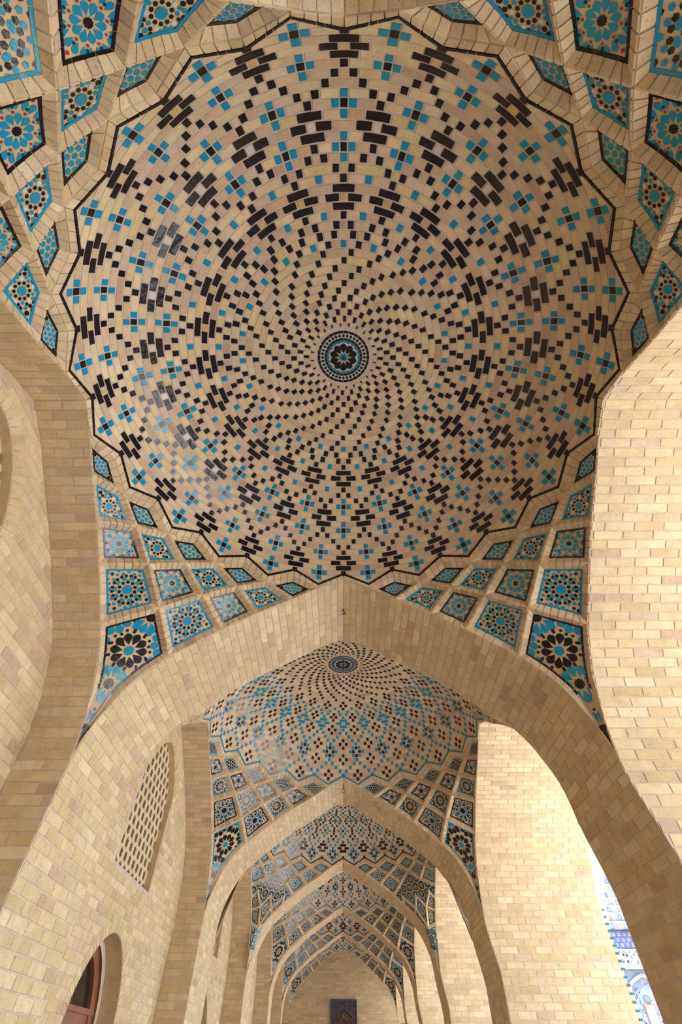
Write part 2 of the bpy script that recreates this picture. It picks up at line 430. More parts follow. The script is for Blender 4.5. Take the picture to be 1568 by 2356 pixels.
def door(wc):
    r = empty('door', ((XL - .08) * S, wc * S, 0))
    def put(mb, nm, mats):
        o = mb.build(nm, mats); o.parent = r; o.matrix_parent_inverse = Matrix.Translation(-r.location); return o
    x = XL - .062; hw = DW - .020
    fr = MB(); N = 30
    us = [math.sin(t_ / N * PI / 2) for t_ in range(-N, N + 1)]
    outer = [(hw * u, door_z(DW * u) - .018) for u in us]; inner = [((hw - .026) * u, door_z(DW * u) - .046) for u in us]
    outer = [(-hw, FL)] + outer + [(hw, FL)]; inner = [(-(hw - .026), FL)] + inner + [(hw - .026, FL)]
    for k in range(len(outer) - 1):
        a_, b_, c, d = outer[k], outer[k + 1], inner[k + 1], inner[k]
        P = lambda q, xx: (xx, wc + q[0], q[1])
        fr.face([P(a_, x), P(b_, x), P(c, x), P(d, x)]); fr.face([P(d, x), P(c, x), P(c, x - .02), P(d, x - .02)]); fr.face([P(a_, x), P(b_, x), P(b_, x + .006), P(a_, x + .006)])
    put(fr, 'door_frame', [M_WOOD])
    rim = MB()
    out2 = [(DW * u, door_z(DW * u)) for u in us]; out2 = [(-DW, FL)] + out2 + [(DW, FL)]
    for k in range(len(outer) - 1):
        P = lambda q, xx: (xx, wc + q[0], q[1])
        rim.face([P(out2[k], x + .008), P(out2[k + 1], x + .008), P(outer[k + 1], x + .008), P(outer[k], x + .008)])
    put(rim, 'plaster_rim', [M_MORTAR])
    tr = MB(); tr.box((x - .016, wc - hw, .122), (x + .002, wc + hw, .134)); tr.box((x - .018, wc - hw, .085), (x - .004, wc + hw, .122)); put(tr, 'transom', [M_WOOD])
    gl = MB(); inn = [p for p in inner if p[1] > .135]
    gl.face([(x - .012, wc + p, q) for p, q in [(inn[0][0], .13)] + inn + [(inn[-1][0], .13)]]); put(gl, 'fanlight_glass', [M_GLASS])
    lf = MB()
    for s in (-1, 1):
        y0_, y1_ = sorted((wc, wc + s * (hw - .026)))
        lf.box((x - .02, y0_ + .002, FL), (x - .008, y1_ - .002, .078))
        lf.box((x - .008, y0_ + .02, FL + .06), (x - .004, y1_ - .02, FL + .22)); lf.box((x - .008, y0_ + .02, FL + .27), (x - .004, y1_ - .02, .04))
    put(lf, 'door_leaf', [M_WOOD])
    return r
lat_me = None
for i, (a, b) in enumerate(BAYS[:5]):
    wc = left_wall(i, a, b)
    if i < 3:
        tag(lattice(wc).build('lattice_screen'), ['brick lattice screen cut off by the left edge of the photo', 'tall pierced brick lattice screen above the arched door', 'lattice screen seen as a dark sliver through the second arch'][i], 'screen', 'pierced brick screens on the left wall')
        tag(door(wc), ['arched wooden door in the nearest left wall, below the frame', 'arched wooden door with dark fanlight glass at the lower left', 'arched door seen as a dark sliver through the second arch'][i], 'door', 'arched doors on the left wall')
g = MB()
def MW(u, v): return Vector((XL, u, v)), Vector((1, 0, 0))
a, b = BAYS[5]; g.face([(XL, a, FL), (XL, b, FL), (XL, b, 1), (XL, a, 1)], MO); courses(g, MW, a, b, FL, 1.0, bl=.0715); tag(g.build('wall_left_6'), kind='structure')
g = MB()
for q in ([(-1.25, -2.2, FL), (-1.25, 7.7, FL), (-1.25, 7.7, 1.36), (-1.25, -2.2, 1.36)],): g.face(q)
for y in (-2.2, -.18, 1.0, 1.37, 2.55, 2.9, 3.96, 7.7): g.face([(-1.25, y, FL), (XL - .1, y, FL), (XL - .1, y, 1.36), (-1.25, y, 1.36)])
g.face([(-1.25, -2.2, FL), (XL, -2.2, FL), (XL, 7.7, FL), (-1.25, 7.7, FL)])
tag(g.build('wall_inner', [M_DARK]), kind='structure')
g = MB(); g.face([(XL, -2.0, FL), (XL, -.18, FL), (XL, -.18, 1.36), (XL, -2.0, 1.36)]); tag(g.build('wall_left_rear_blocker', [M_MORTAR]), kind='structure')  # plain wall added out of view to shut skylight out of the rear bay

# ------------------------------------------------------------------ end wall
YE = 7.50
g = MB(); g.face([(-.75, YE, FL), (.75, YE, FL), (.75, YE, 1.36), (-.75, YE, 1.36)], MO)
def ME(u, v): return Vector((u, YE, v)), Vector((0, -1, 0))
courses(g, ME, -.62, .64, FL, 1.0, bl=.09, bh=.0225); tag(g.build('wall_end'), kind='structure')

# ------------------------------------------------------------------ vaults
DP = [(.000, 1.274), (.070, 1.270), (.160, 1.262), (.247, 1.248), (.283, 1.241), (.342, 1.224), (.393, 1.203), (.462, 1.170), (.524, 1.122), (.569, 1.062), (.594, 1.000), (.603, .972), (.610, .946), (.613, .92)]
DP = smooth(DP, 4); DC = [0]
for p, q in zip(DP, DP[1:]): DC.append(DC[-1] + math.hypot(q[0] - p[0], q[1] - p[1]))
def dome_at(s):
    s = min(max(s, 0), DC[-1] - 1e-6)
    for i in range(len(DC) - 1):
        if s <= DC[i + 1]:
            t = (s - DC[i]) / (DC[i + 1] - DC[i]); (a, b), (c, d) = DP[i], DP[i + 1]; L = DC[i + 1] - DC[i]
            return a + (c - a) * t, b + (d - b) * t, (d - b) / L, -(c - a) / L     # r, z, inward normal (nr, nz)
def s_of_r(r):
    for i in range(len(DP) - 1):
        if r <= DP[i + 1][0]: return DC[i] + (DC[i + 1] - DC[i]) * (r - DP[i][0]) / (DP[i + 1][0] - DP[i][0])
def s_of_z(z):
    for i in range(len(DP) - 1):
        if z >= DP[i + 1][1]: return DC[i] + (DC[i + 1] - DC[i]) * (DP[i][1] - z) / (DP[i][1] - DP[i + 1][1])
    return DC[-1]
def MD(u, v):                                  # u: angle from the front (+y), left positive
    r, z, nr, nz = dome_at(v); s_, c_ = math.sin(u), math.cos(u)
    return Vector((-r * s_, r * c_, z)), Vector((-nr * s_, nr * c_, nz))
ROWK = {1: .596, 5: .569, 9: .524, 13: .462, 17: .393, 20: .342, 23: .283, 25: .247}
ks = sorted(ROWK); RS = {}
for a, b in zip(ks, ks[1:]):
    for n in range(a, b + 1): RS[n] = s_of_r(ROWK[a]) + (s_of_r(ROWK[b]) - s_of_r(ROWK[a])) * (n - a) / (b - a)
for n in range(26, 35): RS[n] = RS[25] - (RS[25] - .0875) * (n - 25) / 9
for n in (0, -1, -2): RS[n] = RS[1] + .0172 * (1 - n)
SEC = 2 * PI / 24
PAT_A = {0: 'M:T0', 1: 'A:K0 M:T-1,K0,T1', 2: 'A:K0*3 M:T0', 3: 'A:K-1.5*2,Y0,K1.5*2', 4: 'A:K0*3 M:T0', 5: 'A:K0 M:T-1,K0,T1', 6: 'A:K-1,K1 M:T0', 7: 'A:K-2,K2', 8: 'M:K-1,K1 A:T0', 9: 'M:K0 A:T-1,K0,T1', 10: 'M:K0*3 A:T0', 11: 'M:K-1.5*2,W0,K1.5*2', 12: 'M:K0*3 A:T0', 13: 'M:K0 A:T-1,K0,T1', 14: 'M:K-1,K1 A:T0', 15: 'A:K-1,K1', 16: 'A:K0 M:T0', 17: 'A:K0*3', 18: 'A:K-1.5*2,Y0,K1.5*2', 19: 'A:K0*3', 20: 'A:K0 M:T0', 21: 'A:K-1,K1', 22: 'M:K-1,K1', 23: 'M:K0 A:T0'}
PAT_B = {0: 'M:K0', 1: 'M:K-1,K1 A:T0', 2: 'M:K0 A:T-1,T1', 3: 'Q:T0', 4: 'M:T-1,T1 A:K0', 5: 'M:T0 A:K-1,K1', 6: 'M:T-1,K0,T1 A:K0', 7: 'M:T-2,K-1,Y0,K1,T2', 8: 'M:T-1,K0,T1 A:K0', 9: 'M:T0 A:K-1,K1', 10: 'M:T-1,T1 A:K0', 11: 'M:T-2,T2', 12: 'M:K0 A:T-1,T1', 13: 'M:K-1,K1 A:T0', 14: 'M:K0 A:T0*2.5', 15: 'A:T-1.4*1.8,Y0,T1.4*1.8', 16: 'A:T0*2.5 M:K0', 17: 'M:K-.8,K.8 A:T0', 18: 'M:K0 A:T-1,T1', 19: 'Q:T0', 20: 'M:T0 A:K0', 21: 'A:K-.8,K.8', 22: 'A:K0'}
PAT_C = {0: 'M:T0', 1: 'M:T-1,K0,T1 A:K0', 2: 'M:T-2,K-1,K1,T2', 3: 'M:T-1,K0,T1 A:K0*3', 4: 'M:T0 A:K-1.5*2,W0,K1.5*2', 5: 'M:T-1,T1 A:K0*3', 6: 'M:T-2,T2 A:K0', 7: 'A:T-2,T2 M:K0', 8: 'M:K-1,K1 A:T0', 9: 'M:K0 A:T-1,T1', 10: 'M:K0 A:T-2,K0,T2', 11: 'M:K0 A:T-1,T1', 12: 'M:K-1,K1 A:T0', 13: 'M:K-2,T0,K2', 14: 'M:T-1,K0,T1 A:K-1,K1', 15: 'M:K-2,T0,K2', 16: 'A:T0 M:K-1,K1', 17: 'A:T-1,T1 M:K0', 18: 'A:K0 M:K0', 19: 'A:T-1,T1 M:K0', 20: 'A:T0 M:T0', 21: 'A:K-1,K1', 22: 'M:K0'}
PAT_D = {0: 'M:K0', 1: 'M:K-1,T0,K1 A:T0', 2: 'M:K0 A:T-1,T1', 3: 'Q:T0', 4: 'M:T0 A:T0', 5: 'M:T-1,T1 A:K0', 6: 'A:K-1,T0,K1 M:T0', 7: 'A:K0 M:T-1,K0,T1', 8: 'M:K-1,Y0,K1 A:T0', 9: 'M:T-1,K0,T1', 10: 'A:K0 M:T0', 11: 'A:K-1,T0,K1', 12: 'A:K0 M:T-1,T1', 13: 'M:T0 A:T0', 14: 'M:K0 A:T-1,T1', 15: 'M:K-1,K1 A:T0', 16: 'M:K0', 17: 'A:K0 M:T0', 18: 'A:K-1,K1', 19: 'A:K0', 20: 'A:T0', 21: 'M:K0', 22: 'A:K0'}
SPIR = {23: 7.5, 24: 4.1, 25: .3, 26: -5.3, 27: -9.6, 28: -14.4, 29: -19.2, 30: -23.7, 31: -30.3, 32: -37.1, 33: -43.4, 34: -50.5}
def zig(u):                                    # lower border of the dome (height) at angle u
    k = abs((u / SEC + .5) % 1 - .5) * 2       # 0 at an inward point, 1 at an outward one
    q = abs((u / (PI / 2) + .5) % 1 - .5) * 4 * 3
    return .995 + (.957 - .995) * k
def dome_shell(pat, sgn):
    mb = MB()
    # mortar bed
    NU = 96
    ss = [s_of_r(.074) + (RS[1] + .004 - s_of_r(.074)) * i / 26 for i in range(27)]
    for a, b in zip(ss, ss[1:]):
        for k in range(NU):
            u0, u1 = 2 * PI * k / NU, 2 * PI * (k + 1) / NU
            mb.face([MD(u0, a)[0], MD(u1, a)[0], MD(u1, b)[0], MD(u0, b)[0]], MO)
    for k in range(NU):
        u0, u1 = 2 * PI * k / NU, 2 * PI * (k + 1) / NU
        mb.face([MD(u0, ss[-1])[0], MD(u1, ss[-1])[0], MD(u1, s_of_z(zig(u1) - .002))[0], MD(u0, s_of_z(zig(u0) - .002))[0]], MO)
    # laid bricks, course by course
    cc = {'K': K, 'T': T, 'W': W, 'Y': BR}
    for n in range(-1, 35):
        s0 = RS[n]; pitch = abs(RS[n - 1] - RS[n]) if n > -2 and (n - 1) in RS else .0172
        hh = (RS[n - 1] - RS[n + 1]) / 2 / 2 if (n + 1) in RS and (n - 1) in RS else .0086
        if n == 34: hh *= .7; s0 += .002
        r = dome_at(s0)[0]; arc = r * SEC; un = min(.0168, arc * .42) / r
        el = []
        if n >= 23 and not (n == 23 and 23 in pat):
            off = math.radians(SPIR[n]) * sgn
            for k in range(24): el.append((k * SEC + off, un * (.88 if n < 31 else .95), 'K'))
            if n == 34: el = [(u_, w_ * .7, c_) for u_, w_, c_ in el]
        elif n in pat:
            for grp in pat[n].split():
                a_, items = grp.split(':')
                bases = {'A': [0], 'M': [.5], 'Q': [.25, .75]}[a_]
                for it in items.split(','):
                    wd = 1.0; t_ = it[1:]
                    if '*' in t_: t_, w_ = t_.split('*'); wd = float(w_)
                    for k in range(24):
                        for b_ in bases: el.append(((k + b_) * SEC + float(t_) * un, un * wd, it[0]))
        el = sorted(((u_ % (2 * PI)), w_, c_) for u_, w_, c_ in el)
        items = []
        if el:
            for (u_, w_, c_), nx in zip(el, el[1:] + [(el[0][0] + 2 * PI, el[0][1], '')]):
                items.append((u_ - w_ / 2, u_ + w_ / 2, c_)); g0, g1 = u_ + w_ / 2, nx[0] - nx[1] / 2
                gap = g1 - g0
                if gap > un * .25:
                    m_ = max(1, round(gap / (un * 3.6))); cuts = [g0 + gap * j / m_ + (jit(un * .3) if 0 < j < m_ else 0) for j in range(m_ + 1)]
                    items += [(p, q, 'B') for p, q in zip(cuts, cuts[1:])]
        else:
            m_ = round(2 * PI / (un * 3.6)); st = jit(.1)
            items = [(st + 2 * PI * j / m_, st + 2 * PI * (j + 1) / m_, 'B') for j in range(m_)]
        for u0, u1, c_ in items:
            c = dome_tone() if c_ == 'B' else ((.62, .44, .20) if c_ == 'Y' else (1, 1, 1))
            mat = BR if c_ == 'B' else cc[c_]
            if c_ == 'B' and random.random() < .12: c = (.70, .55, .29)
            v0, v1 = s0 - hh, s0 + hh
            nseg = 1 if (u1 - u0) * r < .02 else 3
            if n > 2:
                brick(mb, MD, u0, u1, v0, v1, c, mat, h=.0012, g=.0013 if n < 24 else .0010, ku=1 / r, nseg=nseg)
                continue
            # near the zigzag: cut the course along the border
            cuts = [u0] + [x * SEC / 2 for x in range(math.ceil(u0 / (SEC / 2)), math.floor(u1 / (SEC / 2)) + 1)] + [u1]
            gg = .0013
            for p, q in zip(cuts, cuts[1:]):
                if q - p < 1e-4: continue
                pu = p + (gg / r if p == u0 else 0); qu = q - (gg / r if q == u1 else 0)
                poly = [(pu, v0 + gg), (qu, v0 + gg), (qu, v1 - gg), (pu, v1 - gg)]
                f = lambda uu, vv: s_of_z(zig(uu) + .001) - vv
                out = []
                for i in range(4):
                    A_, B_ = poly[i], poly[(i + 1) % 4]; fa, fb = f(*A_), f(*B_)
                    if fa >= 0: out.append(A_)
                    if fa * fb < 0:
                        t_ = fa / (fa - fb); out.append((A_[0] + (B_[0] - A_[0]) * t_, A_[1] + (B_[1] - A_[1]) * t_))
                if len(out) >= 3:
                    top = []; bot = []
                    for uu, vv in out: P_, N_ = MD(uu, vv); top.append(P_ + N_ * .0012); bot.append(P_)
                    mb.prism(top, bot, mat, c)
    return mb
# ---- rib nodes of one quarter (front-left), keyed (j, angle in units of 7.5 degrees)
def pol(r, z, k):
    a_ = math.radians(7.5 * k); return Vector((-r * math.sin(a_), r * math.cos(a_), z))
def nod(j, k):
    bs = {1: 0, 2: .078, 3: .155, 4: .255, 5: .345, 6: .467}
    if j == 7: return Vector((-HB, HB, .40))
    kk = k if k <= 6 else 12 - k
    if kk == j - 1:
        s = bs[j]; v = Vector((-s, HB, prof_z(s)))
    else:
        r, z = {1: (.6045, .970), 2: (.616, .934), 3: (.626 if kk < 6 else .632, .890), 4: (.646, .832), 5: (.684, .762)}[j]
        v = pol(r, z, kk)
    if k > 6: v = Vector((-v.y, -v.x, v.z)); v = Vector((-abs(v.x), abs(v.y), v.z))
    return v
def edge_pts(a, b, pa, pb):
    """polyline between two neighbouring nodes; it follows the arch where both lie on it"""
    on = lambda p: 'y' if abs(p.y - HB) < 1e-6 else ('x' if abs(p.x + HB) < 1e-6 else None)
    for ax in ('y', 'x'):
        if (abs(pa.y - HB) < 1e-6 and abs(pb.y - HB) < 1e-6) if ax == 'y' else (abs(pa.x + HB) < 1e-6 and abs(pb.x + HB) < 1e-6):
            sa, sb = (-pa.x, -pb.x) if ax == 'y' else (pa.y, pb.y)
            lo, hi = min(sa, sb), max(sa, sb)
            pp = [(s, z) for s, z in smooth(PR, 3) if lo + .004 < s < hi - .0001 and z > .41]
            P = [Vector((-s, HB, z)) if ax == 'y' else Vector((-HB, s, z)) for s, z in pp]
            if sa > sb: P = P[::-1]
            return [pa] + P
    return [pa]
def kites():
    out = []
    for row in range(1, 6):
        for n in range(6 - row):
            k = row + 1 + 2 * n                 # centre angle of the kite (7.5 degree units)
            out.append((row, k))
    return out
def kite_ring(row, k):
    ids = [(row, k), (row + 1, k + 1), (row + 2, k), (row + 1, k - 1)]
    P = [nod(*q) for q in ids]; ring = []
    for i in range(4): ring += edge_pts(ids[i], ids[(i + 1) % 4], P[i], P[(i + 1) % 4])
    return ring
def dense(ring, step=.045):
    out = []
    for a, b in zip(ring, ring[1:] + ring[:1]):
        m_ = max(1, math.ceil((b - a).length / step)); out += [a.lerp(b, k / m_) for k in range(m_)]
    return out
def area2(p): return sum(a[0] * b[1] - b[0] * a[1] for a, b in zip(p, p[1:] + p[:1])) / 2
def offset(poly, d):
    """inward offset of a counter clockwise polygon"""
    n = len(poly); out = []
    for i in range(n):
        p0, p1, p2 = poly[i - 1], poly[i], poly[(i + 1) % n]
        d1 = (p1[0] - p0[0], p1[1] - p0[1]); d2 = (p2[0] - p1[0], p2[1] - p1[1]); l1 = math.hypot(*d1); l2 = math.hypot(*d2)
        n1 = (-d1[1] / l1, d1[0] / l1); n2 = (-d2[1] / l2, d2[0] / l2)
        bx, by = n1[0] + n2[0], n1[1] + n2[1]; q = bx * bx + by * by
        sc_ = 2 * d / q if q > 1e-6 else d
        sc_ = min(sc_, 4.2 * d)
        out.append((p1[0] + bx * sc_, p1[1] + by * sc_))
    return out
def clip(subj, clp):
    """Sutherland-Hodgman, clp convex counter clockwise"""
    out = subj
    for i in range(len(clp)):
        a, b = clp[i], clp[(i + 1) % len(clp)]; inp = out; out = []
        if not inp: return []
        f = lambda p: (b[0] - a[0]) * (p[1] - a[1]) - (b[1] - a[1]) * (p[0] - a[0])
        for j in range(len(inp)):
            p, q = inp[j], inp[(j + 1) % len(inp)]; fp, fq = f(p), f(q)
            if fp >= 0: out.append(p)
            if (fp >= 0) != (fq >= 0): t = fp / (fp - fq); out.append((p[0] + (q[0] - p[0]) * t, p[1] + (q[1] - p[1]) * t))
    return out
def lsq(rows, rhs):
    n = len(rows[0]); A = [[sum(r[i] * r[j] for r in rows) + (1e-9 if i == j else 0) for j in range(n)] + [sum(r[i] * b for r, b in zip(rows, rhs))] for i in range(n)]
    for i in range(n):
        pv = max(range(i, n), key=lambda k: abs(A[k][i])); A[i], A[pv] = A[pv], A[i]
        for k in range(n):
            if k != i:
                f = A[k][i] / A[i][i]; A[k] = [x - f * y for x, y in zip(A[k], A[i])]
    return [A[i][n] / A[i][i] for i in range(n)]
class Patch:
    """a local chart of the vault surface under one kite"""
    def __init__(s, ring3, extra=()):
        c = sum(ring3, Vector()) / len(ring3); N = Vector()
        for a, b in zip(ring3, ring3[1:] + ring3[:1]): N += (a - c).cross(b - c)
        N.normalize()
        if N.dot(Vector((0, 0, .75)) - c) < 0: N = -N
        e2 = (ring3[0] - c); e2 -= N * e2.dot(N); e2.normalize(); e1 = e2.cross(N)
        s.c, s.N, s.e1, s.e2 = c, N, e1, e2
        pts = list(ring3) + list(extra)
        loc = [((p - c).dot(e1), (p - c).dot(e2), (p - c).dot(N)) for p in pts]
        s.basis = (lambda a, b: [1, a, b, a * b, a * a, b * b]) if extra else (lambda a, b: [1, a, b, a * a])
        s.k = lsq([s.basis(a, b) for a, b, h in loc], [h for a, b, h in loc])
        s.ring = [(a, b) for a, b, h in loc[:len(ring3)]]
        s.flip = area2(s.ring) < 0
    def at(s, a, b, lift=0): return s.c + s.e1 * a + s.e2 * b + s.N * (sum(x * y for x, y in zip(s.k, s.basis(a, b))) + lift)
RIBW, RIBD = {1: .0115, 2: .0125, 3: .0130, 4: .0135, 5: .0140}, .012
def rib_slopes(mb, pt, ring3, ring2, inner2, lift):
    n = len(ring3)
    # lump the polyline back to long runs is unnecessary: bricks are cut per segment
    for i in range(n):
        j = (i + 1) % n; A, B = ring3[i], ring3[j]; a = pt.at(*inner2[i], lift); b = pt.at(*inner2[j], lift)
        mb.face([A, B, b, a], MO)
        L = (B - A).length; m_ = max(1, round(L / .0185))
        nf = (B - A).cross(a - A); nf.normalize()
        if nf.dot(pt.N) < 0: nf = -nf
        for k in range(m_):
            t0, t1 = k / m_ + .05 / m_ * 1.6, (k + 1) / m_ - .05 / m_ * 1.6
            c = tone(.08); P = [A.lerp(B, t0), A.lerp(B, t1), a.lerp(b, t1), a.lerp(b, t0)]
            q = [P[0].lerp(P[3], .06), P[1].lerp(P[2], .06), P[2].lerp(P[1], .04), P[3].lerp(P[0], .04)]
            mb.prism([x + nf * (.0016 + (k % 2) * .0003) for x in q], [x - nf * .0004 for x in P], BR, c)
def inpoly(p, poly):
    x, y = p; c = False
    for (x0, y0), (x1, y1) in zip(poly, poly[1:] + poly[:1]):
        if (y0 > y) != (y1 > y) and x < (x1 - x0) * (y - y0) / (y1 - y0) + x0: c = not c
    return c
# ---- star pattern pieces: (polygon, material, level)
def ngon(cx, cy, r, n, a0): return [(cx + r * math.cos(a0 + 2 * PI * k / n), cy + r * math.sin(a0 + 2 * PI * k / n)) for k in range(n)]
def star(cx, cy, r, q, a0, mat, n=10, lv=2):
    out = []
    for k in range(n):
        a = a0 + 2 * PI * k / n; h = PI / n
        out.append(([(cx, cy), (cx + q * r * math.cos(a - h), cy + q * r * math.sin(a - h)), (cx + r * math.cos(a), cy + r * math.sin(a)), (cx + q * r * math.cos(a + h), cy + q * r * math.sin(a + h))], mat, lv))
    return out
def petal(cx, cy, a, r0, r1, w, mat, lv=1):
    pr = [(r0, 0), (r0 + (r1 - r0) * .50, -w * .86), (r0 + (r1 - r0) * .66, -w), (r0 + (r1 - r0) * .86, -w * .72), (r1, -w * .12), (r1, w * .12), (r0 + (r1 - r0) * .86, w * .72), (r0 + (r1 - r0) * .66, w), (r0 + (r1 - r0) * .50, w * .86)]
    ca, sa = math.cos(a), math.sin(a)
    return ([(cx + x * ca - y * sa, cy + x * sa + y * ca) for x, y in pr], mat, lv)
def rosette(cx, cy, R, a0, c0, c1, c2=None, pet=True):
    out = star(cx, cy, R * .30, .80, a0 + PI / 10, c0)
    for k in range(10):
        a = a0 + 2 * PI * k / 10; out.append(petal(cx, cy, a, R * .34, R, R * .235, c1))
        if c2 is not None:
            b = a + PI / 10; out.append((ngon(cx + R * 1.06 * math.cos(b), cy + R * 1.06 * math.sin(b), R * .095, 5, b + PI), c2, 3))
    return out
def motif(row, R, a, b, sch):
    """a, b: the two colours of the bay; R: inner radius of the kite"""
    X, Y = (K, T) if sch == 0 else (T, K)
    out = []
    if row == 1:
        # small five sided tiles in a loose hexagonal net
        d = R * .66
        for i in range(-7, 8):
            for j in range(-5, 6):
                x = (i + .5 * (j % 2)) * d; y = j * d * .90
                rr = math.hypot(x, y)
                out.append((ngon(x, y, d * .47, 5, PI / 2 * (1 if (i + j) % 2 else -1)), (Y if rr < R * 1.25 or (i + j) % 3 else X), 1))
    elif row == 2:
        out += star(0, 0, R * .40, .86, 0, Y)
        for k in range(10):
            a_ = (k + .5) * PI / 5; out.append((ngon(R * .62 * math.cos(a_), R * .62 * math.sin(a_), R * .160, 5, a_ + PI), X, 1))
        for k in range(10):
            a_ = k * PI / 5; q = R * .92
            out.append((ngon(q * math.cos(a_), q * math.sin(a_), R * .165, 5, a_), (W if k % 2 else Y), 1))
            a_ += PI / 10; q = R * 1.08; out.append((ngon(q * math.cos(a_), q * math.sin(a_), R * .15, 5, a_ + PI), Y if k % 3 else X, 1))
        for k in range(20):
            a_ = (k + .5) * PI / 10; q = R * 1.34; out.append((ngon(q * math.cos(a_), q * math.sin(a_), R * .18, 6, a_), X if k % 4 else Y, 1))
            q = R * 1.75; out.append((ngon(q * math.cos(a_), q * math.sin(a_), R * .22, 6, a_), X, 1))
    elif row == 3:
        out += rosette(0, 0, R * .72, PI / 10, X, Y, RD)
        for k in range(10):
            b_ = k * PI / 5 + PI / 5 * .5
            for sgn in (-1, 1):
                a_ = k * PI / 5 + sgn * .155 + PI / 5 * 0
                q = R * 1.12; cx, cy = q * math.cos(a_), q * math.sin(a_)
                out.append((ngon(R * .955 * math.cos(k * PI / 5), R * .955 * math.sin(k * PI / 5), R * .085, 5, 0), Y, 1))
                out.append(petal(0, 0, a_, R * .82, R * 1.28, R * .145, Y, 1))
            q = R * 1.40; out.append((ngon(q * math.cos(k * PI / 5), q * math.sin(k * PI / 5), R * .09, 5, 0), RD, 2))
            q = R * 1.62; out.append((ngon(q * math.cos(b_), q * math.sin(b_), R * .22, 7, 0), X if k % 2 else Y, 1))
    elif row == 4:
        out += star(0, 0, R * .29, .9, 0, Y)
        for k in range(10):
            a_ = (k + .5) * PI / 5
            out.append((ngon(R * .43 * math.cos(a_), R * .43 * math.sin(a_), R * .115, 5, a_ + PI), X, 1))
            a_ = k * PI / 5; c_, s_ = math.cos(a_), math.sin(a_)
            hx = [(-.09, -.06), (-.03, -.145), (.07, -.13), (.10, 0), (.07, .13), (-.03, .145), (-.09, .06)]
            out.append(([(R * (.62 + x) * c_ - R * y * s_, R * (.62 + x) * s_ + R * y * c_) for x, y in hx], Y, 1))
            for sg in (-1, 1):
                b_ = a_ + PI / 10 + sg * .165; out.append((ngon(R * .79 * math.cos(b_), R * .79 * math.sin(b_), R * .105, 5, b_ + PI), X, 1))
            out.append((ngon(R * .93 * math.cos(a_), R * .93 * math.sin(a_), R * .10, 6, a_), Y, 1))
            b_ = a_ + PI / 10; out.append((ngon(R * 1.02 * math.cos(b_), R * 1.02 * math.sin(b_), R * .10, 5, b_), Y, 1))
        for k in range(20):
            a_ = (k + .5) * PI / 10; out.append((ngon(R * 1.22 * math.cos(a_), R * 1.22 * math.sin(a_), R * .10, 5, a_), X, 1))
            out.append((ngon(R * 1.46 * math.cos(a_ + .1), R * 1.46 * math.sin(a_ + .1), R * .13, 5, a_), Y if k % 2 else X, 1))
            out.append((ngon(R * 1.75 * math.cos(a_), R * 1.75 * math.sin(a_), R * .15, 5, a_), X, 1))
    return out
def big_motif(sch, cx, cy, Rr):
    X, Y = (K, T) if sch == 0 else (T, K)
    out = rosette(cx, cy, Rr, PI / 10, Y if sch == 0 else X, X if sch == 0 else Y, K if sch == 0 else W)
    D = Rr * 2.13
    for k, a_ in enumerate([PI / 2 + PI / 5 * q for q in (0, 1.5, 3.05, 5, 6.95, 8.5)]):
        D_ = D * .90 if k == 3 else D
        x, y = cx + D_ * math.cos(a_), cy + D_ * math.sin(a_)
        out += rosette(x, y, Rr, a_ + PI / 10 * 0, X, Y, K if sch == 0 else W)
    # outer petals between the rosettes
    for k in range(10):
        a_ = PI / 10 + k * PI / 5 + PI / 10
        out.append(petal(cx, cy, a_, Rr * 1.72, Rr * 1.16, Rr * .2, Y, 1))
    out += rosette(cx, cy - Rr * 4.2, Rr * .9, 0, X, Y, X)
    return out
LIFT = {1: .0009, 2: .0013, 3: .0016}
def fill(mb, pt, poly, pieces, base, lift, cell=.03, bgmat=C):
    xs = [p[0] for p in poly]; ys = [p[1] for p in poly]
    nx = max(1, math.ceil((max(xs) - min(xs)) / cell)); ny = max(1, math.ceil((max(ys) - min(ys)) / cell))
    for i in range(nx):
        for j in range(ny):
            x, y = min(xs) + i * cell, min(ys) + j * cell
            q = clip(poly, [(x, y), (x + cell, y), (x + cell, y + cell), (x, y + cell)])
            if len(q) > 2: mb.face([pt.at(a, b, lift) for a, b in q], bgmat)
    R2 = max(x * x + y * y for x, y in poly)
    for pg, mat, lv in pieces:
        if min(x * x + y * y for x, y in pg) > R2: continue
        if area2(pg) < 0: pg = pg[::-1]
        if all(inpoly(p, poly) for p in pg): q = pg
        else: q = clip(poly, pg)
        if len(q) > 2 and abs(area2(q)) > 4e-7: mb.face([pt.at(a, b, lift + LIFT[lv]) for a, b in q], mat)
def inradius(poly, c):
    return min(abs((b[0] - a[0]) * (a[1] - c[1]) - (b[1] - a[1]) * (a[0] - c[0])) / math.hypot(b[0] - a[0], b[1] - a[1]) for a, b in zip(poly, poly[1:] + poly[:1]))
def border_tiles(mb, pt, o2, i2, mat, lift):
    n = len(o2)
    for i in range(n):
        j = (i + 1) % n; A, B, a, b = o2[i], o2[j], i2[i], i2[j]; L = math.hypot(B[0] - A[0], B[1] - A[1]); m_ = max(1, round(L / .033))
        for k in range(m_):
            t0, t1 = k / m_ + .02, (k + 1) / m_ - .02
            f = lambda P, Q, t: (P[0] + (Q[0] - P[0]) * t, P[1] + (Q[1] - P[1]) * t)
            P = [f(A, B, t0), f(A, B, t1), f(a, b, t1), f(a, b, t0)]
            mb.prism([pt.at(x, y, lift + .0012) for x, y in P], [pt.at(x, y, lift) for x, y in P], mat)
def r2_low(r2): return min(p[1] for p in r2)
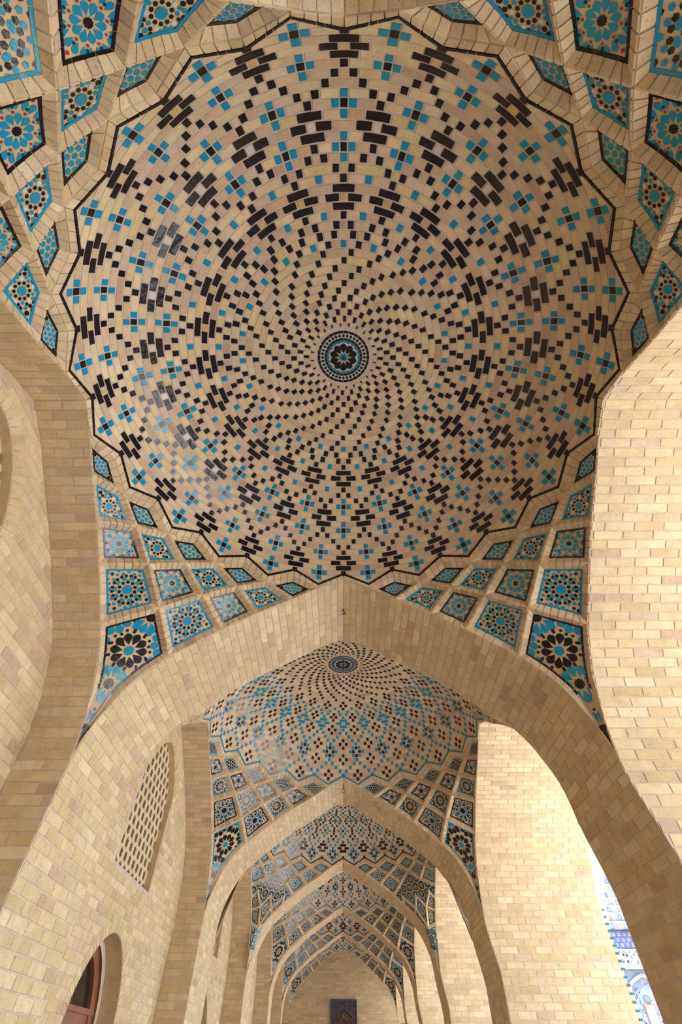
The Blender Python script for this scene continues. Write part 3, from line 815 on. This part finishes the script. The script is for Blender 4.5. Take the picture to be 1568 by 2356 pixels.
def tri_surface(u, v):
    """lower corner of a quarter: u from the front arch (-1) to the side arch (+1), v from the last side node down"""
    n6 = .352; s = n6 + (HB - n6) * min(1, v * 1.0) ** .8; z = prof_z(s) if v < 1 else PR[-1][1]
    A = Vector((-s, HB, z)); B = Vector((-HB, s, z)); zz = .768 + (.40 - .768) * v
    Mi = pol(.682 + (.857 - .682) * (1 - (1 - v) ** 1.6), zz, 6)
    a, b, c = u * (u - 1) / 2, 1 - u * u, u * (u + 1) / 2
    return A * a + Mi * b + B * c
def one_panel(ribs, res, ring3, w_, bord, pieces_fn, extra=(), slopes=True, inner_fn=None):
    pt = Patch(ring3, extra); r2 = pt.ring; r3 = ring3
    if pt.flip: r2 = r2[::-1]; r3 = ring3[::-1]
    inner = offset(r2, w_); rib_slopes(ribs, pt, r3, r2, inner, -RIBD * (.8 if w_ > .01 else .5))
    l_ = -RIBD * (.8 if w_ > .01 else .5); bi = offset(inner, .0045); pm, bm = MB(), MB()
    fill(pm, pt, bi, pieces_fn(bi), C, l_, cell=.025); border_tiles(bm, pt, inner, bi, bord, l_)
    res.append((pm.mesh('tile_panel', MATS, False), bm.mesh('tile_border', MATS, False)))
def star_field(bi):
    out = []; R_ = .0235; d = R_ * 2.12
    for j in range(-6, 7):
        for i in range(-6, 7):
            x = (i + .5 * (j % 2)) * d; y = j * d * .88; out += rosette(x, y, R_, (i * 3 + j) % 10 * PI / 10, T, K, None)
            out.append((ngon(x + d * .5, y + d * .29, R_ * .2, 5, .3), T, 3)); out.append((ngon(x + d * .5, y - d * .29, R_ * .2, 5, .9), T, 3))
    return out
def build_star_style():
    ribs = MB(); res = []
    for row, k in kites():
        if row == 5 or row == 4 or (row == 3 and k == 6): continue
        def pf(bi, row=row):
            cx = sum(p[0] for p in bi) / len(bi); cy = sum(p[1] for p in bi) / len(bi)
            Rr = max(inradius(bi, (cx, cy)), .012) * 1.04
            return [([(x + cx, y + cy) for x, y in pg], m_, lv) for pg, m_, lv in motif(row, Rr, 0, 0, 0)]
        one_panel(ribs, res, dense(kite_ring(row, k)), RIBW[row], [K, T, K][row - 1], pf)
    T_ = lambda u, v: tri_surface(u, v)
    ring = [nod(3, 6), nod(4, 5), nod(5, 4)] + [T_(-1, v) for v in (.06, .12)] + [T_(-1, .18), T_(-.67, .02), T_(-.33, .18), T_(0, .02), T_(.33, .18), T_(.67, .02), T_(1, .18)]
    ring += [T_(1, v) for v in (.12, .06)] + [nod(5, 8), nod(4, 7)]
    one_panel(ribs, res, ring, .0095, T, star_field, extra=(pol(.655, .81, 6), pol(.662, .795, 6)))
    def mini(bi):
        cx = sum(p[0] for p in bi) / len(bi); cy = sum(p[1] for p in bi) / len(bi); Rr = max(inradius(bi, (cx, cy)), .008)
        return [([(x + cx, y + cy) for x, y in pg], m_, lv) for pg, m_, lv in motif(2, Rr, 0, 0, 0)]
    V = [(.18, .02, .42), (.42, .18, .66), (.66, .42, 1.0)]
    for q in ([(-.67, .02), (-1, .18), (-1, .42), (-.33, .18)], [(0, .02), (-.33, .18), (0, .42), (.33, .18)], [(.67, .02), (.33, .18), (1, .42), (1, .18)],
              [(-.33, .18), (-1, .42), (-1, .64), (0, .42)], [(.33, .18), (0, .42), (1, .64), (1, .42)], [(0, .42), (-1, .64), (0, 1.0), (1, .64)]):
        one_panel(ribs, res, [T_(*p) for p in q], .0085, K if q[0][1] < .3 else T, mini)
    return ribs, res
def build_panels(style):
    """style 0: first vault colours, 1: colours swapped.  returns rib mesh builder and list of (panel mesh, border mesh)"""
    ribs = MB(); res = []
    for row, k in kites():
        ring3 = dense(kite_ring(row, k))
        extra = [pol(.772, .655, 6), pol(.818, .56, 6)] if row == 5 else ()
        pt = Patch(ring3, extra); r2 = pt.ring; r3 = ring3
        if pt.flip: r2 = r2[::-1]; r3 = ring3[::-1]
        if row < 5: inner = offset(r2, RIBW[row])
        else:
            inner = []; lo_ = min(p[1] for p in r2)
            for p_, o_ in zip(r2, offset(r2, .0125)):
                if abs(p_[0]) < 1e-4 and p_[1] < 0: inner.append((0, lo_ + .050))
                elif p_[1] < lo_ + .16 and abs(p_[0]) < .030: inner.append((p_[0] * .28, lo_ + .050 + abs(p_[0]) * 1.1))
                else: inner.append(o_)
        rib_slopes(ribs, pt, r3, r2, inner, -RIBD)
        bi = offset(inner, .0055)
        pm, bm = MB(), MB()
        bord = [T, K, T, K, T][row - 1] if style == 1 else [K, T, K, T, K][row - 1]
        cx = sum(p[0] for p in bi) / len(bi); cy = sum(p[1] for p in bi) / len(bi)
        if row < 5:
            # centre of the largest circle, roughly
            best = max(((inradius(bi, (cx + dx * .004, cy + dy * .004)), cx + dx * .004, cy + dy * .004) for dx in range(-4, 5) for dy in range(-9, 10) if inpoly((cx + dx * .004, cy + dy * .004), bi)), key=lambda q: q[0])
            R, cx, cy = best
            pcs = [([(x + cx, y + cy) for x, y in pg], m_, lv) for pg, m_, lv in motif(row, R * 1.04, 0, 0, style)]
        else:
            top = max(p[1] for p in bi); pcs = big_motif(style, 0, top - .100, .0445)
        fill(pm, pt, bi, pcs, C, -RIBD)
        border_tiles(bm, pt, inner, bi, bord, -RIBD)
        # grout under the border
        n = len(inner)
        for i in range(n):
            j = (i + 1) % n; bm.face([pt.at(*inner[i], -RIBD), pt.at(*inner[j], -RIBD), pt.at(*bi[j], -RIBD), pt.at(*bi[i], -RIBD)], MO)
        res.append((pm.mesh('tile_panel', MATS, False), bm.mesh('tile_border', MATS, False)))
    return ribs, res
def rot_mb(src, k):
    c, s = [(1, 0), (0, 1), (-1, 0), (0, -1)][k]
    out = MB(); out.v = [(x * c - y * s, x * s + y * c, z) for x, y, z in src.v]; out.f = src.f; out.m = src.m; out.c = src.c; return out
def merge(lst):
    o = MB()
    for m_ in lst:
        n = len(o.v); o.v += m_.v; o.f += [tuple(i + n for i in f) for f in m_.f]; o.m += m_.m; o.c += m_.c
    return o
def zigzag(mat):
    """tile line round the dome and the brick strip below it"""
    line, strip = MB(), MB()
    def rid(k):                                   # ridge point at 7.5 degree step k
        q, kk = divmod(k, 12); p = nod(1, kk) if kk % 2 == 0 else nod(2, kk)
        if kk == 0: p = Vector((0, HB, prof_z(0)))
        c, s = [(1, 0), (0, 1), (-1, 0), (0, -1)][q % 4]; return Vector((p.x * c - p.y * s, p.x * s + p.y * c, p.z))
    def topp(k, dz):
        p = rid(k); u = k * SEC / 2; zt = zig(u) if (k % 12) else zig(u) + .0
        z = zt - .0005 - dz; r = dome_at(s_of_z(z))[0]
        return Vector((-r * math.sin(u), r * math.cos(u), z))
    for k in range(48):
        A, B = rid(k), rid(k + 1); a1, b1 = topp(k, .0055), topp(k + 1, .0055); a2, b2 = topp(k, -.0005), topp(k + 1, -.0005)
        nin = Vector((-(A.x + B.x), -(A.y + B.y), -.25)).normalized()
        strip.face([A, B, b2, a2], MO)
        for t in range(4):
            t0, t1 = t / 4 + .012, (t + 1) / 4 - .012; P = [A.lerp(B, t0), A.lerp(B, t1), a1.lerp(b1, t1), a1.lerp(b1, t0)]
            P = [P[0].lerp(P[3], .04), P[1].lerp(P[2], .04), P[2].lerp(P[1], .08), P[3].lerp(P[0], .08)]
            strip.prism([x + nin * .0022 for x in P], P, BR, tone(.03))
        for t0, t1 in ((.005, .46), (.475, .62), (.635, .995)):
            P = [a1.lerp(b1, t0), a1.lerp(b1, t1), a2.lerp(b2, t1), a2.lerp(b2, t0)]
            line.prism([x + nin * .0028 for x in P], P, mat)
        if k % 2 == 0:                             # little triangle under each point
            c_ = a1 + nin * .003; e = (b1 - topp(k - 1, .0085)).normalized() * .0045
            line.face([c_ - e + Vector((0, 0, -.001)), c_ + e + Vector((0, 0, -.001)), c_ + Vector((0, 0, -.009))], mat)
    return line, strip
def medallion():
    mb = MB(); zc = 1.2695
    def P(r, a, l=0): return (-r * math.sin(a), r * math.cos(a), zc - l + (.073 - r) * .03)
    def ring(r0, r1, n, mat, l, gap=0):
        for k in range(n):
            a0, a1 = 2 * PI * (k + gap) / n, 2 * PI * (k + 1 - gap) / n; am = (a0 + a1) / 2
            mb.face([P(r0, a0, l), P(r0, am, l), P(r0, a1, l), P(r1, a1, l), P(r1, am, l), P(r1, a0, l)], mat)
    ring(0.0001, .076, 48, W, 0); ring(.0665, .0735, 30, K, .0014, .04)
    n = 36
    for k in range(n):
        a = 2 * PI * k / n; w_ = 2 * PI / n * .42
        mb.face([P(.0545, a, .0014), P(.0600, a - w_, .0014), P(.0655, a, .0014), P(.0600, a + w_, .0014)], K)
    ring(.0475, .0535, 28, K, .0014, .04); ring(.001, .0470, 40, T, .001)
    for k in range(10):
        a = 2 * PI * k / 10; h = PI / 10
        mb.face([P(.001, a, .0014), P(.0405, a - h, .0014), P(.042, a - h * .5, .0014), P(.0405, a, .0014)], W); mb.face([P(.001, a, .0014), P(.0405, a, .0014), P(.042, a + h * .5, .0014), P(.0405, a + h, .0014)], W)
        def L(x, y): 
            ca, sa = math.cos(a), math.sin(a); return (-(x * sa + y * ca), x * ca - y * sa, zc - .0019)
        pts, _, _ = petal(0, 0, 0, .0125, .039, .0100, K); mb.face([L(x, y) for x, y in pts], K)
        b = a + h
        mb.face([P(.006, b - .5, .0018), P(.017, b - .11, .0018), P(.030, b, .0018), P(.017, b + .11, .0018), P(.006, b + .5, .0018)], C)
        q = [(.0425 * math.cos(b) + .0032 * math.cos(t * PI / 4), .0425 * math.sin(b) + .0032 * math.sin(t * PI / 4)) for t in range(8)]
        mb.face([(-y, x, zc - .0022) for x, y in q], RD)
    mb.face([P(.0125 if k % 2 else .0095, 2 * PI * k / 20, .0026) for k in range(20)], T)
    hk = MB(); hk.tube([(0, 0, zc), (0, 0, zc - .006), (.003, 0, zc - .010), (.004, 0, zc - .014), (0, 0, zc - .017)], .0032)
    return mb, hk
PAN = {s: build_panels(s) for s in (0, 1)}; PAN[2] = build_star_style()
RIBME = {s: merge([rot_mb(PAN[s][0], k) for k in range(4)]).mesh('rib_net', MATS, False) for s in (0, 1, 2)}
ZG = {}
for s, mt in ((0, K), (1, T), (2, K)):
    l_, st_ = zigzag(mt); ZG[s] = (l_.mesh('zigzag_line', MATS, False), st_.mesh('brick_fillet', MATS, False))
DOME = {'A': dome_shell(PAT_A, 1).mesh('dome_shell', MATS, False), 'B': dome_shell(PAT_B, -1).mesh('dome_shell', MATS, False),
        'C': dome_shell(PAT_C, 1).mesh('dome_shell', MATS, False), 'D': dome_shell(PAT_D, 1).mesh('dome_shell', MATS, False)}
md, hk = medallion(); MED = md.mesh('medallion', MATS, False); HK = hk.mesh('hook', [M_IRON], False)
def add(name, me, parent):
    o = bpy.data.objects.new(name, me); col.objects.link(o); o.parent = parent; return o
VL = ['nearest and largest brick dome, its round medallion fully in view, with black zigzag rim',
      'second brick dome with turquoise bars and turquoise zigzag rim, seen under the nearest arch',
      'third vault with black zigzag rim and black bars, seen under the second arch',
      'fourth vault with thin turquoise zigzag rim and black crosses, seen under the third arch',
      'fifth vault with black zigzag rim and black bars, seen under the fourth arch',
      'sixth and farthest vault, touching the blank end wall']
def vault(i, a, b, style, pat):
    r = empty('ribbed_vault', (X0 * S, (a + b) / 2 * S, Z0)); r.scale = (1, (b - a) / 2 / HB, 1)
    d = add('dome_shell', DOME[pat], r); m_ = add('medallion', MED, r); add('hook', HK, m_)
    add('zigzag_line', ZG[style][0], r); add('brick_fillet', ZG[style][1], r); add('rib_net', RIBME[style], r)
    for q in range(4):
        if i > 1 and q in (1 + 1,): pass
        for pm, bm in PAN[style][1]:
            p = add('tile_panel', pm, r); p.rotation_euler.z = q * PI / 2
            add('tile_border', bm, p)
    return r
for i, ((a, b), st_, pt_) in enumerate(zip(BAYS, (0, 1, 2, 1, 0, 1), 'ABCDAD')):
    tag(vault(i, a, b, st_, pt_), VL[i], 'vault', 'ribbed brick vaults along the passage')

# ------------------------------------------------------------------ iron hooks at the crowns
def iron_hook(y, ring_, label):
    r = empty('iron_hook', (X0 * S, y * S, prof_z(0) * S + Z0)); z = 0
    mb = MB(); mb.tube([(0, 0, .004), (0, 0, -.012), (.004, 0, -.016), (.004, 0, -.022), (0, 0, -.024), (-.003, 0, -.020)], .0018)
    mb.build('shank', [M_IRON], r, world=False)
    if ring_:
        mb = MB(); mb.tube([(.010 * math.sin(t * PI / 8), 0, -.033 - .010 * -math.cos(t * PI / 8)) for t in range(17)], .0011, n=6); mb.build('ring', [M_IRON], r, world=False)
    return tag(r, label, 'hook', 'iron hooks at the arch crowns')
iron_hook(1.17, False, 'small rusty hook in the crown of the nearest arch')
iron_hook(2.60, True, 'rusty hook with a ring in the crown of the second arch')
iron_hook(4.00, True, 'tiny rusty hook with a ring in the crown of the third arch')

# ------------------------------------------------------------------ tile picture on the end wall
r = empty('tile_picture', (.02 * S, (YE - .012) * S, .25 * S + Z0))
PM = [mat_plain('muted_blue_tile', (.03, .13, .25), .45, .3, 9), mat_plain('ink_tile', (.04, .045, .13), .45, .4, 9), mat_plain('dusky_tile', (.085, .045, .06), .5, .5, 9),
      mat_plain('ochre_tile', (.28, .19, .07), .45, .3, 9), mat_plain('madder_tile', (.22, .05, .06), .45, .3, 9), mat_plain('ash_tile', (.25, .22, .24), .5, .3, 9), M_K, M_C]
mb = MB(); x0, x1, zt, zb = -.135, .155, .565, -.02; y = YE - .006
def L3(p): return (p[0] - .02, p[1] - (YE - .012), p[2] - .25)
def rect(mb, a, b, c, d, yy, mt): mb.face([L3((a, yy, c)), L3((b, yy, c)), L3((b, yy, d)), L3((a, yy, d))], mt)
mb.box(L3((x0, y, zb)), L3((x1, YE - .0015, zt)), 0)
rect(mb, x0, x1, zb, zt, y - .0006, 0); rect(mb, x0 + .006, x1 - .006, zb, zt - .006, y - .001, 2); rect(mb, x0 + .010, x1 - .010, zb, zt - .022, y - .0014, 1); rect(mb, x0 + .014, x1 - .014, zb, zt - .028, y - .0018, 2)
cx = (x0 + x1) / 2
def ogee(h0, hw, zs): return [(cx - hw, zb)] + [(cx - hw * (1 - (t / 10) ** 1.35), zs + (h0 - zs) * (t / 10) ** .8) for t in range(11)] + [(cx + hw * (1 - (t / 10) ** 1.35), zs + (h0 - zs) * (t / 10) ** .8) for t in range(9, -1, -1)] + [(cx + hw, zb)]
for j, (h0, hw, mt) in enumerate(((.520, .134, 0), (.513, .128, 2), (.497, .118, 0), (.491, .113, 6), (.476, .102, 3), (.472, .099, 2))):
    mb.face([L3((a, y - .0022 - j * .0004, b)) for a, b in ogee(h0, hw, .40)], mt)
for _ in range(700):
    a, b = random.uniform(x0 + .012, x1 - .012), random.uniform(zb, zt - .01); q = random.choice((.002, .003, .004)); mt = random.choice((0, 1, 3, 4, 5, 1, 5, 5))
    mb.face([L3((a + q * math.cos(t * PI / 3), y - .0052, b + q * math.sin(t * PI / 3))) for t in range(6)], mt)
for (a, b, q, mt) in ((cx, .44, .018, 4), (cx, .44, .010, 3), (cx - .05, .36, .024, 4), (cx + .05, .36, .024, 4), (cx - .05, .36, .012, 5), (cx + .05, .36, .012, 5), (cx, .38, .012, 0), (cx - .03, .42, .007, 3), (cx + .03, .42, .007, 3), (cx, .30, .03, 4), (cx, .30, .014, 3)):
    mb.face([L3((a + q * (1 + .25 * math.cos(5 * t * PI / 10)) * math.cos(t * PI / 10), y - .0056 - .02 * .01 / q, b + q * (1 + .25 * math.cos(5 * t * PI / 10)) * math.sin(t * PI / 10))) for t in range(20)], mt)
mb.build('tile_field', PM, r, world=False)
fr = MB()
for a, b, c, d in ((x0 - .004, x0, zb, zt + .004), (x1, x1 + .004, zb, zt + .004), (x0, x1, zt, zt + .004)): fr.box(L3((a, YE - .014, c)), L3((b, YE - .001, d)), 0)
fr.build('picture_frame', [M_T2], r, world=False)
tag(r, 'blue and plum floral tile picture with pointed arch on the blank end wall', 'tile picture')

# ------------------------------------------------------------------ iwan across the courtyard
YI = 8.0
r = empty('courtyard_iwan', (3.73 * S, YI * S, FL * S + Z0))
IM = [mat_plain('pale_lapis_tile', (.115, .14, .20), .4, .2, 6), mat_plain('chalk_tile', (.23, .225, .23), .5, .12, 6), mat_plain('lapis_tile', (.055, .075, .18), .4, .25, 6),
      mat_plain('sea_blue_tile', (.02, .09, .15), .4, .2, 6), mat_plain('coral_tile', (.15, .07, .075), .4, .2, 6), mat_plain('straw_tile', (.15, .12, .07), .4, .2, 6), mat_plain('weathered_stone', (.20, .185, .17), .8, .15, 4)]
def LI(p): return (p[0] - 3.73, p[1] - YI, p[2] - FL)
def ipart(nm, mb): return mb.build(nm, IM, r, world=False)
mb = MB(); mb.box(LI((3.2, YI + .02, FL)), LI((4.3, YI + .5, 1.24)), 0); ipart('front_wall', mb)
mb = MB()                                         # stepped stalactite hood
tiers = [(1.235, .30), (1.32, .28), (1.40, .26), (1.48, .235), (1.56, .20), (1.64, .155), (1.72, .105), (1.79, .05)]
for n, (z, hw) in enumerate(tiers):
    m_ = max(2, int(hw * 2 / .06)); cxx = 3.83
    for k in range(m_):
        a = cxx - hw + 2 * hw * k / m_; b = cxx - hw + 2 * hw * (k + 1) / m_; yy = YI - .10 + n * .02
        mb.box(LI((a, yy, z)), LI((b - .004, yy + .2, z + .078)), (0, 1, 1)[(n + k) % 3])
        c = (a + b) / 2; h = (b - a) * .36
        mb.face([LI((c - h, yy - .002, z + .006)), LI((c + h, yy - .002, z + .006)), LI((c + h, yy - .002, z + .045)), LI((c, yy - .002, z + .070)), LI((c - h, yy - .002, z + .045))], (2, 0, 5, 0)[(n * 2 + k) % 4])
        mb.face([LI((c - h * .45, yy - .004, z + .012)), LI((c + h * .45, yy - .004, z + .012)), LI((c, yy - .004, z + .05))], (1, 4, 1)[(n + k) % 3])
ipart('stalactite_hood', mb)
mb = MB(); mb.box(LI((3.3, YI - .01, 1.06)), LI((4.2, YI + .03, 1.23)), 2)
for n in range(3):
    for k in range(12):
        c = 3.36 + k * .07 + (n % 2) * .035; z = 1.09 + n * .05
        mb.face([LI((c + .02 * math.cos(t * PI / 4), YI - .014, z + .018 * math.sin(t * PI / 4))) for t in range(8)], 1)
        mb.face([LI((c + .009 * math.cos(t * PI / 4), YI - .017, z + .008 * math.sin(t * PI / 4))) for t in range(8)], (4, 3)[k % 2])
ipart('blue_tile_band', mb)
mb = MB(); mb.box(LI((3.3, YI - .02, .90)), LI((4.2, YI + .03, 1.055)), 1)
for k in range(150):
    c = 3.36 + random.random() * .8; z = random.uniform(.925, 1.035); q = random.uniform(.006, .014)
    mb.face([LI((c + q * math.cos(t * PI / 3), YI - .024, z + q * math.sin(t * PI / 3))) for t in range(6)], random.choice((0, 2, 4, 0)))
ipart('white_tile_band', mb)
mb = MB(); mb.box(LI((3.3, YI - .05, .875)), LI((4.2, YI + .03, .90)), 6)
for k in range(60): mb.box(LI((3.31 + k * .015, YI - .058, .866)), LI((3.318 + k * .015, YI - .03, .875)), 1)
ipart('cornice', mb)
mb = MB(); mb.box(LI((3.3, YI - .004, FL)), LI((4.2, YI + .03, .872)), 0)
ipart('spandrel', mb)
def iog(hw, zs, zt_): return [(3.735 - hw, FL)] + [(3.735 - hw * (1 - (t / 8) ** 1.6), zs + (zt_ - zs) * (t / 8) ** .8) for t in range(9)] + [(3.735 + hw * (1 - (t / 8) ** 1.6), zs + (zt_ - zs) * (t / 8) ** .8) for t in range(7, -1, -1)] + [(3.735 + hw, FL)]
mb = MB(); o_, i_ = iog(.21, .70, .835), iog(.185, .69, .80)
for k in range(len(o_) - 1):
    P = [o_[k], o_[k + 1], i_[k + 1], i_[k]]; mb.prism([LI((a, YI - .03, b)) for a, b in P], [LI((a, YI, b)) for a, b in P], 6)
ipart('niche_moulding', mb)
mb = MB(); mb.face([LI((a, YI - .008, b)) for a, b in i_], 0)
for k in range(260):
    c = 3.735 + random.uniform(-.17, .17); z = random.uniform(.1, .76); q = random.uniform(.005, .012)
    if abs(c - 3.735) > .17 * min(1, (.80 - z) / .12): continue
    mb.face([LI((c + q * math.cos(t * PI / 3), YI - .012, z + q * math.sin(t * PI / 3))) for t in range(6)], random.choice((1, 1, 2, 4, 3, 5)))
mb.face([LI((3.70 + .045 * math.cos(t * PI / 8), YI - .013, .62 + .035 * math.sin(t * PI / 8))) for t in range(16)], 3)
mb.face([LI((3.70 + .025 * math.cos(t * PI / 4), YI - .015, .615 + .03 * math.sin(t * PI / 4))) for t in range(8)], 4)
ipart('floral_niche', mb)
mb = MB(); mb.box(LI((3.63, YI - .03, .40)), LI((3.76, YI - .012, .575)), 4); mb.box(LI((3.642, YI - .034, .412)), LI((3.748, YI - .026, .563)), 1)
for a in range(9):
    for b in range(12): mb.face([LI((3.648 + a * .0115 + (b % 2) * .004, YI - .036, .418 + b * .0122)), LI((3.655 + a * .0115 + (b % 2) * .004, YI - .036, .418 + b * .0122)), LI((3.6515 + a * .0115 + (b % 2) * .004, YI - .036, .4265 + b * .0122))], 2)
ipart('lattice_window', mb)
tag(r, 'pale sunlit tiled portal across the courtyard, seen in the gap at the lower right', 'portal')
